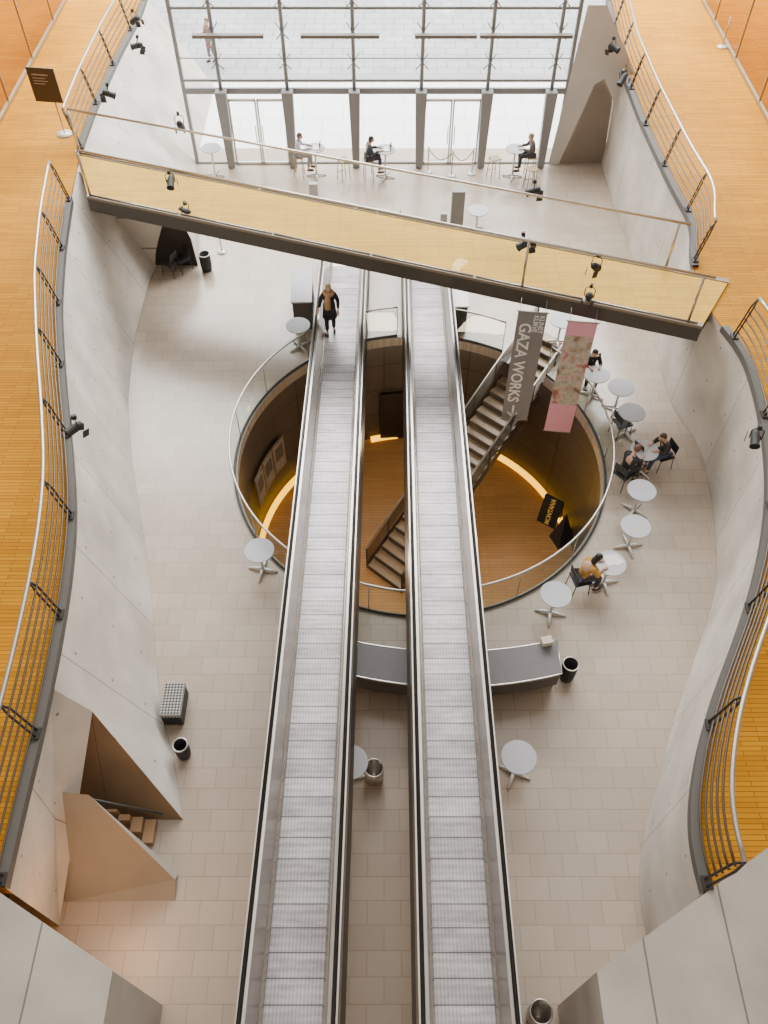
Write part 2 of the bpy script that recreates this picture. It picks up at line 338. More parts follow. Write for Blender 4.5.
# ------------------------------------------------------------------ footbridge
fl=P(78,155,HB);fr=P(728,283,HB);nl=P(88,197,HB);nr=P(702,327,HB)
bc=(fl+fr+nl+nr)/4
br=root('footbridge','narrow oak footbridge with glass sides and dark steel beams','bridge',bc)
def q4(a,b,c,d,z0,z1): return MB().prism([(a.x,a.y),(b.x,b.y),(c.x,c.y),(d.x,d.y)],z0,z1)
part('deck',q4(nl,nr,fr,fl,HB-.02,HB+.05),M_bridgewood,br,bc,'pale oak plank deck')
for a,b in((nl,nr),(fl,fr)):
    part('beam',MB().beam((a.x,a.y,HB-.21),(b.x,b.y,HB-.21),.12,.40),M_beam,br,bc)
    part('edge_trim',MB().beam((a.x,a.y,HB+.03),(b.x,b.y,HB+.03),.14,.08),mat('trim_brown',(.24,.19,.13),.5),br,bc)
part('soffit',q4(nl,nr,fr,fl,HB-.3,HB-.25),M_coping,br,bc)
for a,b,tr_ in((nl,nr,1.0),(fl,fr,.935)):
    e=(b-a).normalized(); a2=a+e*.1; b2=a.lerp(b,tr_)-e*.1; hz=HB+1.42
    part('handrail',MB().tube([(a2.x,a2.y,hz),(b2.x,b2.y,hz)],.034),M_trim,br,bc)
    n=6
    for i in range(n):
        p0=a2.lerp(b2,(i+.01)/n);p1=a2.lerp(b2,(i+.99)/n)
        part('glass_panel',MB().add([(p0.x,p0.y,HB+.1),(p1.x,p1.y,HB+.1),(p1.x,p1.y,hz-.04),(p0.x,p0.y,hz-.04)],[(0,1,2,3)]),M_glass,br,bc)
        part('rail_base',MB().tube([(p0.x,p0.y,HB+.09),(p1.x,p1.y,HB+.09)],.018,6),M_trim,br,bc)
    for t in((.0,.74,.985) if tr_==1.0 else (0,.985)):
        p=a2.lerp(b2,t); part('post',MB().tube([(p.x,p.y,HB+.04),(p.x,p.y,hz)],.035,8),M_trim,br,bc)
# ------------------------------------------------------------------ glass facade
FY=29.2; FX0,FX1=-6.9,6.3; cols=[-5.6,-3.32,-1.02,1.28,3.55,5.75]
for i,x in enumerate(cols):
    r=root('facade_column','grey steel facade column with slim upper mast','column',(x,FY-.25,0),0,'facade columns')
    m=MB(); m.add([(-.12,-.15,0),(.12,-.15,0),(.12,.15,0),(-.12,.15,0),(-.2,-.15,2.75),(.2,-.15,2.75),(.2,.15,2.75),(-.2,.15,2.75)],[(0,3,2,1),(4,5,6,7),(0,1,5,4),(1,2,6,5),(2,3,7,6),(3,0,4,7)])
    part('lower_post',m,M_mull,r,bevel=.02)
    part('mast',MB().tube([(0,.1,2.75),(0,.1,9)],.065),M_mull,r)
    for z in(3.7,4.65,5.6): part('bracket',MB().tube([(-.2,.1,z-.26),(0,.02,z),(.2,.1,z-.26)],.022,6).tube([(-.2,.1,z+.26),(0,.02,z),(.2,.1,z+.26)],.022,6),M_mull,r)
edges=[FX0]+cols+[FX1]
for i in range(len(edges)-1):
    a,b=edges[i],edges[i+1]; m=MB()
    m.add([(a,FY,.05),(b,FY,.05),(b,FY,9),(a,FY,9)],[(0,1,2,3)])
    struct('window_%d'%(i+1),m,M_wglass,'tall clear facade glazing bay')
m=MB()
for z,h in((2.66,.20),(3.02,.08),(3.75,.03),(5.3,.08),(.03,.06)):
    m.box(((FX0+FX1)/2,FY-.03,z),(FX1-FX0,.09,h))
for x in(FX0,FX1): m.box((x,FY,4.5),(.12,.14,9))
struct('trim_9',m,M_mull,'thin grey facade transoms')
for xa,xb in((-6.2,-3.9),(-2.7,-.15),(1.0,3.0),(3.1,6.1)):
    meta(part('support_bar',MB().box(((xa+xb)/2,FY-.45,4.62),(xb-xa,.18,.10)),mat('bar_brown',(.16,.135,.11),.5)),'horizontal dark facade support bar','facade bar')['group']='facade bars'
for i,x in enumerate((-4.45,2.4)):
    m=MB()
    for s_ in(-1,1):
        c=x+s_*.5
        for xx in(c-.46,c+.46): m.box((xx,FY-.1,1.2),(.06,.06,2.4))
        for zz in(.05,2.37): m.box((c,FY-.1,zz),(.95,.06,.09))
        m.tube([(x+s_*.12,FY-.17,.8),(x+s_*.12,FY-.17,1.5)],.02)
    struct('door_%d'%(i+3),m,M_alu,'pale metal framed glass double door')
m=MB(); m.box((0,35.6,.03),(60,.4,.1)); struct('trim_10',m,mat('kerb',(.30,.30,.31),.8),'grey kerb strip outside')
# partitions on balconies
for sg,nm in((-1,'left'),(1,'right')):
    m=MB().add([(sg*12.1,12,HB),(sg*12.1,35,HB),(sg*12.1,35,HB+3.5),(sg*12.1,12,HB+3.5)],[(0,1,2,3)])
    struct('window_%d'%(8 if sg<0 else 9),m,M_pglass,'tinted glass partition along balcony')
    m=MB().box((sg*12.1,23.5,HB+.05),(.10,23,.10))
    for y in range(12,36,3): m.box((sg*12.1,y,HB+1.75),(.06,.06,3.5))
    struct('trim_%d'%(11 if sg<0 else 12),m,M_steel,'steel base and mullions of glass partition')
# ------------------------------------------------------------------ circular railing
cr=root('circular_railing','round glass balustrade with steel handrail around the opening','railing',(CX,CY,0))
cb=(CX,CY,0)
arcs=[(GB,77),(96.5,108),(130,360+GA)]
for a0,a1 in arcs:
    n=max(4,int((a1-a0)/3)); aa=[a0+(a1-a0)*k/n for k in range(n+1)]
    part('handrail',MB().tube([(*oncirc(a,R+.06),1.1) for a in aa],.027),M_steel,cr,cb)
    part('glass_panel',MB().strip([(*oncirc(a,R+.06),.03) for a in aa],[(*oncirc(a,R+.06),1.06) for a in aa]),M_rglass,cr,cb)
    part('base_rail',MB().tube([(*oncirc(a,R+.06),.05) for a in aa],.03,6),M_dark,cr,cb)
    k=max(1,int((a1-a0)/20))
    for j in range(k+1):
        a=a0+(a1-a0)*j/k; part('post',MB().tube([(*oncirc(a,R+.06),0.0),(*oncirc(a,R+.06),1.1)],.012,6),M_steel,cr,cb)
# ------------------------------------------------------------------ moving walkways
TS=math.tan(math.radians(6.2)); YF=22.9; YN=-1.5
def hw(y): return TS*(YF-y)
def shx(x,y): return x+.006*(y-1.5)
def walkway(xo,xi,b0,b1,lab):
    xc=(b0+b1)/2; ro=root('moving_walkway',lab,'moving walkway',(xc,YF,0),0,'moving walkways'); off=(xc,YF,0)
    def Q(x,y,dz): return (shx(x,y),y,hw(y)+dz)
    part('belt',MB().add([Q(b0,YF,.03),Q(b1,YF,.03),Q(b1,YN,.03),Q(b0,YN,.03)],[(0,1,2,3)]),M_belt,ro,off,'grooved metal pallets')
    part('comb_plate',MB().box((shx(xc,YF),YF+.35,.02),(b1-b0+.3,.7,.04)),M_steelsat,ro,off)
    for side,(xh,xb) in enumerate(((xo,b0),(xi,b1))):
        sg=1 if xh>xb else -1; th=.85; e=YF+.35
        def ext(prof,name,mt,lab=None):
            A=[Q(x,e,z) for x,z in prof];B_=[Q(x,YN,z) for x,z in prof]
            A=[(a[0],a[1],max(a[2],0.005)) for a in A]
            part(name,MB().strip(A,B_,False),mt,ro,off,lab)
        ext([(xb,.0),(xb,.08)],'brush_strip',M_blackm)
        ext([(xb,.08),(xb+sg*.04,.15),(xb+sg*.06,.17)],'skirt_edge',M_trim,'polished steel skirt edge')
        ext([(xb+sg*.06,.17),(xh-sg*.05,th-.10),(xh-sg*.05,th-.02)],'balustrade',M_steelsat,'brushed steel side panel')
        ext([(xh-sg*.075,th-.01),(xh-sg*.03,th+.0)],'deck_edge',M_steelsat)
        ext([(xh-sg*.05,th-.02),(xh+sg*.07,th-.02),(xh+sg*.10,th-.20)],'outer_deck',M_steelsat)
        ext([(xh+sg*.10,th-.20),(xh+sg*.14,.05),(xh+sg*.14,-.22)],'outer_cladding',M_dark)
        hp=[Q(xh+sg*.01,YN,th+.015),Q(xh+sg*.01,YF+.1,th+.015),(shx(xh,YF),YF+.42,th-.12),(shx(xh,YF),YF+.5,.45),(shx(xh,YF),YF+.36,.15)]
        part('handrail',MB().tube(hp,.033,8),M_black,ro,off,'black rubber handrail')
    m=MB(); ye=YF-.28/TS
    m.add([Q(min(xo,xi)-.12,ye,-.24),Q(max(xo,xi)+.12,ye,-.24),Q(max(xo,xi)+.12,YN,-.24),Q(min(xo,xi)-.12,YN,-.24)],[(0,1,2,3)])
    part('truss_underside',m,M_dark,ro,off)
walkway(-2.02,-.72,-1.80,-.92,'inclined moving walkway with steel sides carrying one person')
walkway(.56,1.86,.76,1.66,'empty inclined moving walkway with steel sides')
# ------------------------------------------------------------------ main stair
sr=root('staircase','straight wooden stair with dark barred balustrades descending through round opening','stairs',SB)
NS=25; run=(ST-SB); 
M_tread=mat('oak_tread',(.40,.28,.165),.45,0,.1); M_riser=mat('dark_riser',(.08,.065,.05),.6); M_strg=mat('stair_balustrade',(.085,.078,.07),.5,.2,.1)
rotz=math.atan2(SD.y,SD.x); MR=Matrix.Rotation(rotz,3,'Z'); LEN=Vector((run.x,run.y)).length
for i in range(NS):
    c=SB+SD*(LEN*(i+.5)/NS); z=LZ+(i+1)*(-LZ)/NS
    m=MB().box((c.x,c.y,z-.02),(LEN/NS-.02,2*SW-.08,.04),MR)
    part('step',m,M_tread,sr,SB)
    part('riser',MB().box((c.x-SD.x*LEN/NS*.5,c.y-SD.y*LEN/NS*.5,z-.1),(.02,2*SW-.1,.17),MR),M_riser,sr,SB)
for sgn in(-1,1):
    a=SB+SP*sgn*SW; b=Vector((ST.x,ST.y,0))+SP*sgn*SW
    part('stringer',MB().add([(a.x,a.y,LZ),(b.x,b.y,-.35),(b.x,b.y,.05),(a.x,a.y,LZ+.3)],[(0,1,2,3)]),M_strg,sr,SB)
    part('handrail',MB().tube([(a.x,a.y,LZ+1.0),(b.x,b.y,1.0)],.03),M_steel,sr,SB)
    for k in range(5): 
        h=.36+.12*k; part('rail_bar',MB().tube([(a.x,a.y,LZ+h),(b.x,b.y,h)],.018,6),M_bar,sr,SB)
    for k in range(9):
        p=a.lerp(b,k/8); part('post',MB().tube([(p.x,p.y,p.z),(p.x,p.y,p.z+1.0)],.022,6),M_dark,sr,SB)
# ------------------------------------------------------------------ text helper
def textmesh(s,size,M,extr=.002,bold=0,space=1):
    c=bpy.data.curves.new('t','FONT'); c.body=s; c.size=size; c.extrude=extr; c.offset=bold; c.space_character=space
    o=link(bpy.data.objects.new('t',c)); bpy.context.view_layer.update()
    me=bpy.data.meshes.new_from_object(o.evaluated_get(bpy.context.evaluated_depsgraph_get())); bpy.data.objects.remove(o)
    me.transform(M); return me
def TM(xa,ya,loc):
    xa=Vector(xa);ya=Vector(ya);za=xa.cross(ya); m=Matrix((xa,ya,za)).transposed().to_4x4(); m.translation=loc; return m
M_btxt=mat('white_lettering',(.86,.86,.86),.6)
def banner(px,py,ztop,zb,w,col,label):
    p=P(px,py,ztop); L=ztop-zb
    r=root('hanging_banner',label,'banner',(p.x,p.y,zb),math.radians(-8),'hanging banners')
    part('cloth',MB().box((0,0,L/2),(w,.02,L)),col,r)
    part('top_bar',MB().tube([(-w/2-.04,0,L),(w/2+.04,0,L)],.02),M_steel,r); part('bottom_bar',MB().tube([(-w/2-.02,0,0),(w/2+.02,0,0)],.02),M_steel,r)
    for x in(-w/2+.05,w/2-.05): part('suspension_wire',MB().tube([(x,0,L),(x,.25,L+.22)],.006,5),M_steel,r)
    return r,L
b1,L=banner(533,312,3.0,-.9,.74,mat('grey_banner_cloth',(.235,.23,.235),.7),'long grey banner with white lettering hanging from footbridge')
for s_,sz,x,z,bo in(('GAZA WORKS',.43,-.27,L-.36,.007),('KUNST',.18,.20,L-.08,.002),('KURVE',.18,.05,L-.08,.002)):
    part('lettering',textmesh(s_,sz,TM((0,0,-1),(1,0,0),(x,-.02,z)),.004,bo),M_btxt,b1)
part('arrow',MB().box((-.08,-.018,.36),(.055,.012,.42)).add([(-.25,-.024,.30),(-.08,-.024,.07),(.09,-.024,.30),(.02,-.024,.30),(-.08,-.024,.17),(-.18,-.024,.30)],[(0,1,4,5),(1,2,3,4)]),M_btxt,b1)
def pinkmat():
    m,nt,b=base('pink_collage_print');N=nt.nodes;L_=nt.links
    g=N.new('ShaderNodeNewGeometry');s=N.new('ShaderNodeSeparateXYZ');L_.new(g.outputs['Position'],s.inputs[0])
    n=N.new('ShaderNodeTexNoise');n.inputs['Scale'].default_value=3.5;n.inputs['Detail'].default_value=6;L_.new(g.outputs['Position'],n.inputs['Vector'])
    cr_=N.new('ShaderNodeValToRGB');e=cr_.color_ramp.elements;e[0].position=.34;e[0].color=(.22,.16,.11,1);e[1].position=.42;e[1].color=(.50,.36,.29,1)
    x=e.new(.48);x.color=(.40,.42,.34,1);x=e.new(.53);x.color=(.60,.54,.46,1);x=e.new(.60);x.color=(.60,.34,.36,1);x=e.new(.68);x.color=(.36,.15,.10,1)
    L_.new(n.outputs['Fac'],cr_.inputs[0])
    mr=N.new('ShaderNodeMath');mr.operation='GREATER_THAN';mr.inputs[1].default_value=.1;L_.new(s.outputs['Z'],mr.inputs[0])
    ml=N.new('ShaderNodeMath');ml.operation='LESS_THAN';ml.inputs[1].default_value=2.55;L_.new(s.outputs['Z'],ml.inputs[0])
    mm=N.new('ShaderNodeMath');mm.operation='MULTIPLY';L_.new(mr.outputs[0],mm.inputs[0]);L_.new(ml.outputs[0],mm.inputs[1])
    mx=N.new('ShaderNodeMix');mx.data_type='RGBA';mx.inputs[6].default_value=(.85,.40,.52,1);L_.new(mm.outputs[0],mx.inputs[0]);L_.new(cr_.outputs[0],mx.inputs[7]);L_.new(mx.outputs[2],b.inputs['Base Color']);b.inputs['Roughness'].default_value=.7;return m
b2,L=banner(583,322,3.0,-1.0,.74,pinkmat(),'long pink banner with printed picture collage hanging from footbridge')
# lower level things
for a in(168,160,152):
    x,y=oncirc(a,R-.12); r=root('framed_poster','framed beige poster hung on dark curved wall','picture',(x,y,LZ+1.2),math.radians(a-90),'posters on the curved wall')
    part('frame',MB().box((0,0,.7),(.62,.04,1.25)),M_steel,r); part('print',MB().box((0,-.026,.7),(.52,.01,1.1)),mat('poster_paper',(.30,.25,.19),.6,0,.4,9),r)
    part('printed_image',MB().box((0,-.034,.85),(.40,.008,.55)),mat('poster_picture',(.10,.085,.07),.6,0,.5,6),r)
p=P(549,520,LZ); r=root('advertising_board','black folding advertising board with yellow lettering','sign',p,math.radians(-35))
part('front_panel',MB().box((0,-.12,.55),(.62,.03,1.12),Matrix.Rotation(-.18,3,'X')),M_blackm,r)
part('back_panel',MB().box((0,.12,.55),(.62,.03,1.12),Matrix.Rotation(.18,3,'X')),M_blackm,r)
part('lettering',textmesh('MONTANA',.21,TM((0,.17,.98),(-1,0,0),(.09,-.25,.08)),.002,.006),mat('yellow_lettering',(.95,.65,.15),.5),r)
p=P(564,533,LZ); solo('display_wedge',MB().add([(-.3,-.28,0),(.3,-.28,0),(.3,.28,0),(-.3,.28,0),(0,.1,1.2)],[(0,3,2,1),(0,1,4),(1,2,4),(2,3,4),(3,0,4)]),M_blackm,'black pyramid shaped display stand on oak floor','display stand',p+Vector((-.1,-.25,0)),.4)
# ------------------------------------------------------------------ counters
def yb(x): return 8.72-.28*(1-((x-1.45)/2.25)**2)
def yf(x): return 7.95-.30*(1-((x-1.45)/2.25)**2)
xs=list(np.linspace(-.78,3.68,24)); cb=(1.4,8.1,0)
r=root('curved_counter','long curved dark counter with grey top below walkways','counter',cb)
part('body',MB().prism([(x,yf(x)+.04) for x in xs]+[(x,yb(x)-.04) for x in xs[::-1]],0.35,.92),M_cfront,r,cb)
part('plinth',MB().prism([(x,yf(x)+.2) for x in xs]+[(x,yb(x)-.1) for x in xs[::-1]],0.0,.35),M_blackm,r,cb)
part('worktop',MB().prism([(x,yf(x)) for x in xs]+[(x,yb(x)) for x in xs[::-1]],.92,.97),M_counter,r,cb)
e=MB().tube([(x,yf(x)-.01,.95) for x in xs]+[(xs[-1]+.01,yb(xs[-1]),.95)]+[(x,yb(x)+.01,.95) for x in xs[::-1]]+[(xs[0]-.01,yf(xs[0]),.95)],.022,6,True); part('edge_strip',e,M_trim,r,cb)
p=P(546,643,.98); solo('cardboard_box',MB().box((0,0,.07),(.22,.16,.14)).box((0,0,.145),(.23,.17,.012)),mat('card',(.60,.54,.44),.8),'small pale box on counter end','box',p,.2)
def counter(px0,py0,w,d,h,rz,label,topm):
    p=P(px0,py0,h); p.z=0; r=root('service_counter',label,'counter',p,rz)
    part('body',MB().box((0,0,h/2-.03),(w-.08,d-.08,h-.06)),M_cfront,r); part('worktop',MB().box((0,0,h-.02),(w,d,.05)),topm,r,bevel=.01)
    return r
counter(302,284,.62,1.7,1.05,.03,'grey topped service counter beside walkway',M_grey)
counter(461,298,.45,.8,1.0,0,'dark cabinet with white top under footbridge',M_white)
# tables
def table_proto(loc,h,label):
    r=root('cafe_table',label,'table',loc,.6,'round cafe tables')
    part('table_top',MB().lathe([(.0001,h-.03),(.345,h-.03),(.355,h-.015),(.345,h),(.0001,h)],n=36,smooth=False),M_grey,r,label='round pale grey table top')
    part('column',MB().tube([(0,0,.06),(0,0,h-.03)],.03,12),M_alu,r)
    for k in range(4):
        q=math.pi/4+k*math.pi/2; part('foot',MB().tube([(0,0,.07),(.18*math.cos(q),.18*math.sin(q),.06),(.36*math.cos(q),.36*math.sin(q),.02)],[.04,.035,.022],8),M_alu,r)
    return r
def floorat(px,py,h): q=P(px,py,h); return Vector((q.x,q.y,0))
HT=.85
TB=[(259,550),(519,757),(350,762),(556,594),(611,563),(636,526),(642,490),(645,450),(632,412),(621,387),(478,210),(298,325),(562,320)]
labs=['empty round grey cafe table near round opening','empty round grey cafe table on open tiled floor','round grey cafe table half under walkway','empty round grey cafe table near glass balustrade','round grey cafe table with papers and seated person in mustard','empty round grey cafe table in the row along the wall','empty round grey cafe table in the row along the wall','round grey cafe table shared by two seated people','round grey cafe table behind the seated pair','round grey cafe table near banners','round grey cafe table near tall display box','round grey cafe table beside white counter','round grey cafe table beneath footbridge']
T0=table_proto(floorat(*TB[0],HT),HT,labs[0]); tabs=[T0.location.copy()]
for q,l in zip(TB[1:],labs[1:]):
    p=floorat(*q,HT); tabs.append(p); clone(T0,p,random.random()*1.5,l)
HH=1.08
T1=table_proto(floorat(210,150,HH),HH,'tall round standing table near facade'); T1.location.y=28.3; hts=[]
for q,l in(((-2.45,28.3,0),'tall round table with seated person near facade'),((.05,28.2,0),'tall round table with laptop near facade'),((4.65,28.25,0),'tall round table with seated person near facade')):
    p=Vector(q); hts.append(p); clone(T1,p,random.random(),l)
# bins
def bin_(px,py,h,rad,m,label,name='waste_bin',dxy=(0,0)):
    p=floorat(px,py,h)+Vector((*dxy,0)); r=root(name,label,'bin',p)
    part('body',MB().lathe([(rad*.88,0),(rad,h*.3),(rad,h),(rad*.9,h),(rad*.85,h*.3),(.0001,h*.28)],n=28),m,r)
    part('rim',MB().tube([(rad*.97*math.cos(k*math.pi/12),rad*.97*math.sin(k*math.pi/12),h) for k in range(24)],.018,6,True),M_steel,r)
bin_(571,664,.6,.17,M_blackm,'black cylindrical bin at counter end')
bin_(374,768,.55,.19,M_steelsat,'round steel ashtray bin between walkways')
bin_(546,1012,.6,.19,M_steelsat,'steel rimmed bin near concrete wall',dxy=(-.08,0))
bin_(180,745,.5,.15,M_blackm,'dark bin with steel rim next to wall')
bin_(204,254,.6,.18,M_blackm,'black bin beside wall opening')
# patterned ottoman
def chk():
    m,nt,b=base('patterned_fabric');N=nt.nodes;t=N.new('ShaderNodeTexChecker');t.inputs['Scale'].default_value=22;t.inputs['Color1'].default_value=(.06,.06,.06,1);t.inputs['Color2'].default_value=(.42,.41,.39,1)
    c=N.new('ShaderNodeTexCoord');mp=N.new('ShaderNodeMapping');mp.inputs['Rotation'].default_value=(0,0,.78);nt.links.new(c.outputs['Object'],mp.inputs[0]);nt.links.new(mp.outputs[0],t.inputs[0]);nt.links.new(t.outputs[0],b.inputs['Base Color']);b.inputs['Roughness'].default_value=.9;return m
p=floorat(166,698,.55); r=root('ottoman','patterned black and white upholstered seat cube by wall','seat',p+Vector((.12,0,0)),0)
part('seat',MB().box((0,0,.45),(.44,.75,.14)),chk(),r,bevel=.03); part('base',MB().box((0,0,.2),(.42,.73,.37)),M_blackm,r,bevel=.02)
# display boxes
for px,py,h,w,l in((459,190,1.7,.42,'tall grey information column'),(313,183,.9,.3,'small grey pedestal'),(444,213,.8,.22,'slim white pedestal'),(480,228,.45,.25,'low dark pedestal')):
    p=floorat(px,py,h); r=root('display_pedestal',l+' on tiled floor','pedestal',p)
    part('body',MB().box((0,0,h/2),(w,w*.6,h)),M_grey if h<1 else M_mull,r,bevel=.01); part('plinth',MB().box((0,0,.02),(w+.1,w*.6+.1,.04)),M_alu,r)
# stanchions
def stan(loc,h,label):
    r=root('stanchion',label,'stanchion',loc,0,'steel stanchions')
    part('pole',MB().tube([(0,0,.02),(0,0,h)],.022,8),M_steel,r);part('base',MB().lathe([(.17,0),(.17,.02),(.03,.05),(.0001,.05)],n=20),M_alu,r);part('cap',MB().ell((0,0,h),(.035,.035,.03)),M_steel,r);return r
s0=stan(Vector((1.6,28.55,0)),.95,'slim steel stanchion before entrance door'); ss=[s0.location.copy()]
for q in((2.45,28.3,0),(3.2,28.45,0)): p=Vector(q); clone(s0,p,0); ss.append(p)
for q in((400,236),(222,252)): clone(s0,floorat(*q,0),0,'slim steel stanchion on open tiled floor')
for a,b in((ss[0],ss[1]),(ss[1],ss[2])):
    pp=[a.lerp(b,t)+Vector((0,0,.9-.35*math.sin(math.pi*t))) for t in np.linspace(0.02,.98,10)]
    meta(part('barrier_rope',MB().tube(pp,.014,6),M_blackm),'dark sagging rope between stanchions','rope')['group']='barrier ropes'
p=P(722,47,HB); clone(s0,p,0,'steel stanchion on oak balcony floor')
# sign on left balcony
p=P(65,134,HB); r=root('sign_stand','dark information board on steel pole with round base','sign',p,math.radians(-8))
part('base',MB().lathe([(.24,0),(.24,.02),(.03,.05),(.0001,.05)],n=24),M_alu,r);part('pole',MB().tube([(0,0,.02),(0,0,1.3)],.02),M_steel,r)
part('board',MB().box((-.15,-.03,1.5),(.85,.03,1.0)),mat('bronze_board',(.065,.045,.03),.5),r)
part('print_lines',MB().box((-.2,-.048,1.8),(.5,.005,.04)).box((-.25,-.048,1.7),(.4,.005,.025)).box((-.22,-.048,1.62),(.45,.005,.025)).box((-.27,-.048,1.54),(.35,.005,.025)),mat('dim_print',(.35,.3,.25),.6),r)
# ------------------------------------------------------------------ stage lights
def stage(loc,label):
    r=root('stage_light',label,'spotlight',loc,0,'black spotlights on rails')
    Mx=Matrix.Rotation(math.radians(115),3,'X')
    part('housing',MB().lathe([(.0001,-.2),(.07,-.19),(.09,-.1),(.09,.14),(.105,.16),(.105,.19),(.08,.19),(.07,.12),(.0001,.12)],(0,0,-.12),16,Mx),M_blackm,r)
    part('yoke',MB().tube([(-.12,0,-.12),(-.12,0,.08),(-.06,0,.13),(.06,0,.13),(.12,0,.08),(.12,0,-.12)],.012,6),M_blackm,r)
    part('clamp',MB().box((0,0,.17),(.07,.09,.1)),M_blackm,r)
    for s_ in(-1,1): part('barn_door',MB().box((s_*.12,.19,-.22),(.015,.16,.17),Matrix.Rotation(s_*.3,3,'Z')),M_blackm,r)
    return r
LG=[(170,178,4.5),(185,208,3.45),(179,120,4.6),(134,16,4.4),(137,42,4.4),(108,90,4.4),(74,424,4.4),(534,187,4.6),(524,240,4.55),(597,262,4.5),(590,292,3.7),(623,76,4.4),(614,44,4.4),(757,434,4.4)]
l0_=stage(P(*LG[0]),'black theatre spotlight clamped to footbridge handrail')
for q in LG[1:]: 
    clone(l0_,P(*q),0,'black theatre spotlight clamped to '+('footbridge' if 150<q[0]<600 else 'balcony railing'),(random.uniform(-.3,.3),0,random.uniform(0,6.3)))
# ------------------------------------------------------------------ seats
def chair(loc,rz,label='dark metal cafe chair with slim legs'):
    r=root('cafe_chair',label,'chair',loc,rz,'cafe chairs')
    part('seat',MB().box((0,0,.45),(.42,.42,.03)),M_blackm,r,bevel=.01)
    part('backrest',MB().box((0,-.2,.72),(.40,.02,.24),Matrix.Rotation(.12,3,'X')),M_blackm,r,bevel=.008)
    for x in(-.18,.18):
        part('leg',MB().tube([(x,.17,.45),(x*1.1,.2,0)],.012,6),M_dark,r); part('leg',MB().tube([(x,-.21,.82),(x,-.18,.45),(x*1.1,-.22,0)],.012,6),M_dark,r)
    return r
def stool(loc,rz,label='wooden bar stool near facade'):
    r=root('bar_stool',label,'stool',loc,rz,'bar stools'); mw=mat('stool_wood',(.42,.30,.18),.5)
    part('seat',MB().box((0,0,.74),(.36,.34,.04)),mw,r,bevel=.01)
    for x in(-.14,.14):
        for y in(-.13,.13): part('leg',MB().tube([(x,y,.73),(x*1.25,y*1.25,0)],.016,6),mw,r)
    part('footrest',MB().tube([(-.165,.155,.25),(.165,.155,.25)],.012,6),mw,r); return r
# ------------------------------------------------------------------ people
def skin(verts,edges,rad,rootv=0,sub=1):
    me=bpy.data.meshes.new('s'); me.from_pydata([tuple(v) for v in verts],edges,[]); o=link(bpy.data.objects.new('s',me))
    o.modifiers.new('sk','SKIN'); 
    for i,sv in enumerate(me.skin_vertices[0].data):
        r=rad[i]; sv.radius=r if isinstance(r,tuple) else (r,r); sv.use_root=(i==rootv)
    ss_=o.modifiers.new('sub','SUBSURF'); ss_.levels=sub; ss_.render_levels=sub
    bpy.context.view_layer.update(); m=bpy.data.meshes.new_from_object(o.evaluated_get(bpy.context.evaluated_depsgraph_get())); bpy.data.objects.remove(o)
    mb=MB(); mb.add([v.co.copy() for v in m.vertices],[tuple(p.vertices) for p in m.polygons],True); bpy.data.meshes.remove(m); return mb
M_skin=mat('skin_light',(.62,.38,.28),.55,0,.05); M_eye=mat('eye_dark',(.03,.02,.02),.3); M_lip=mat('lips',(.45,.16,.14),.5)
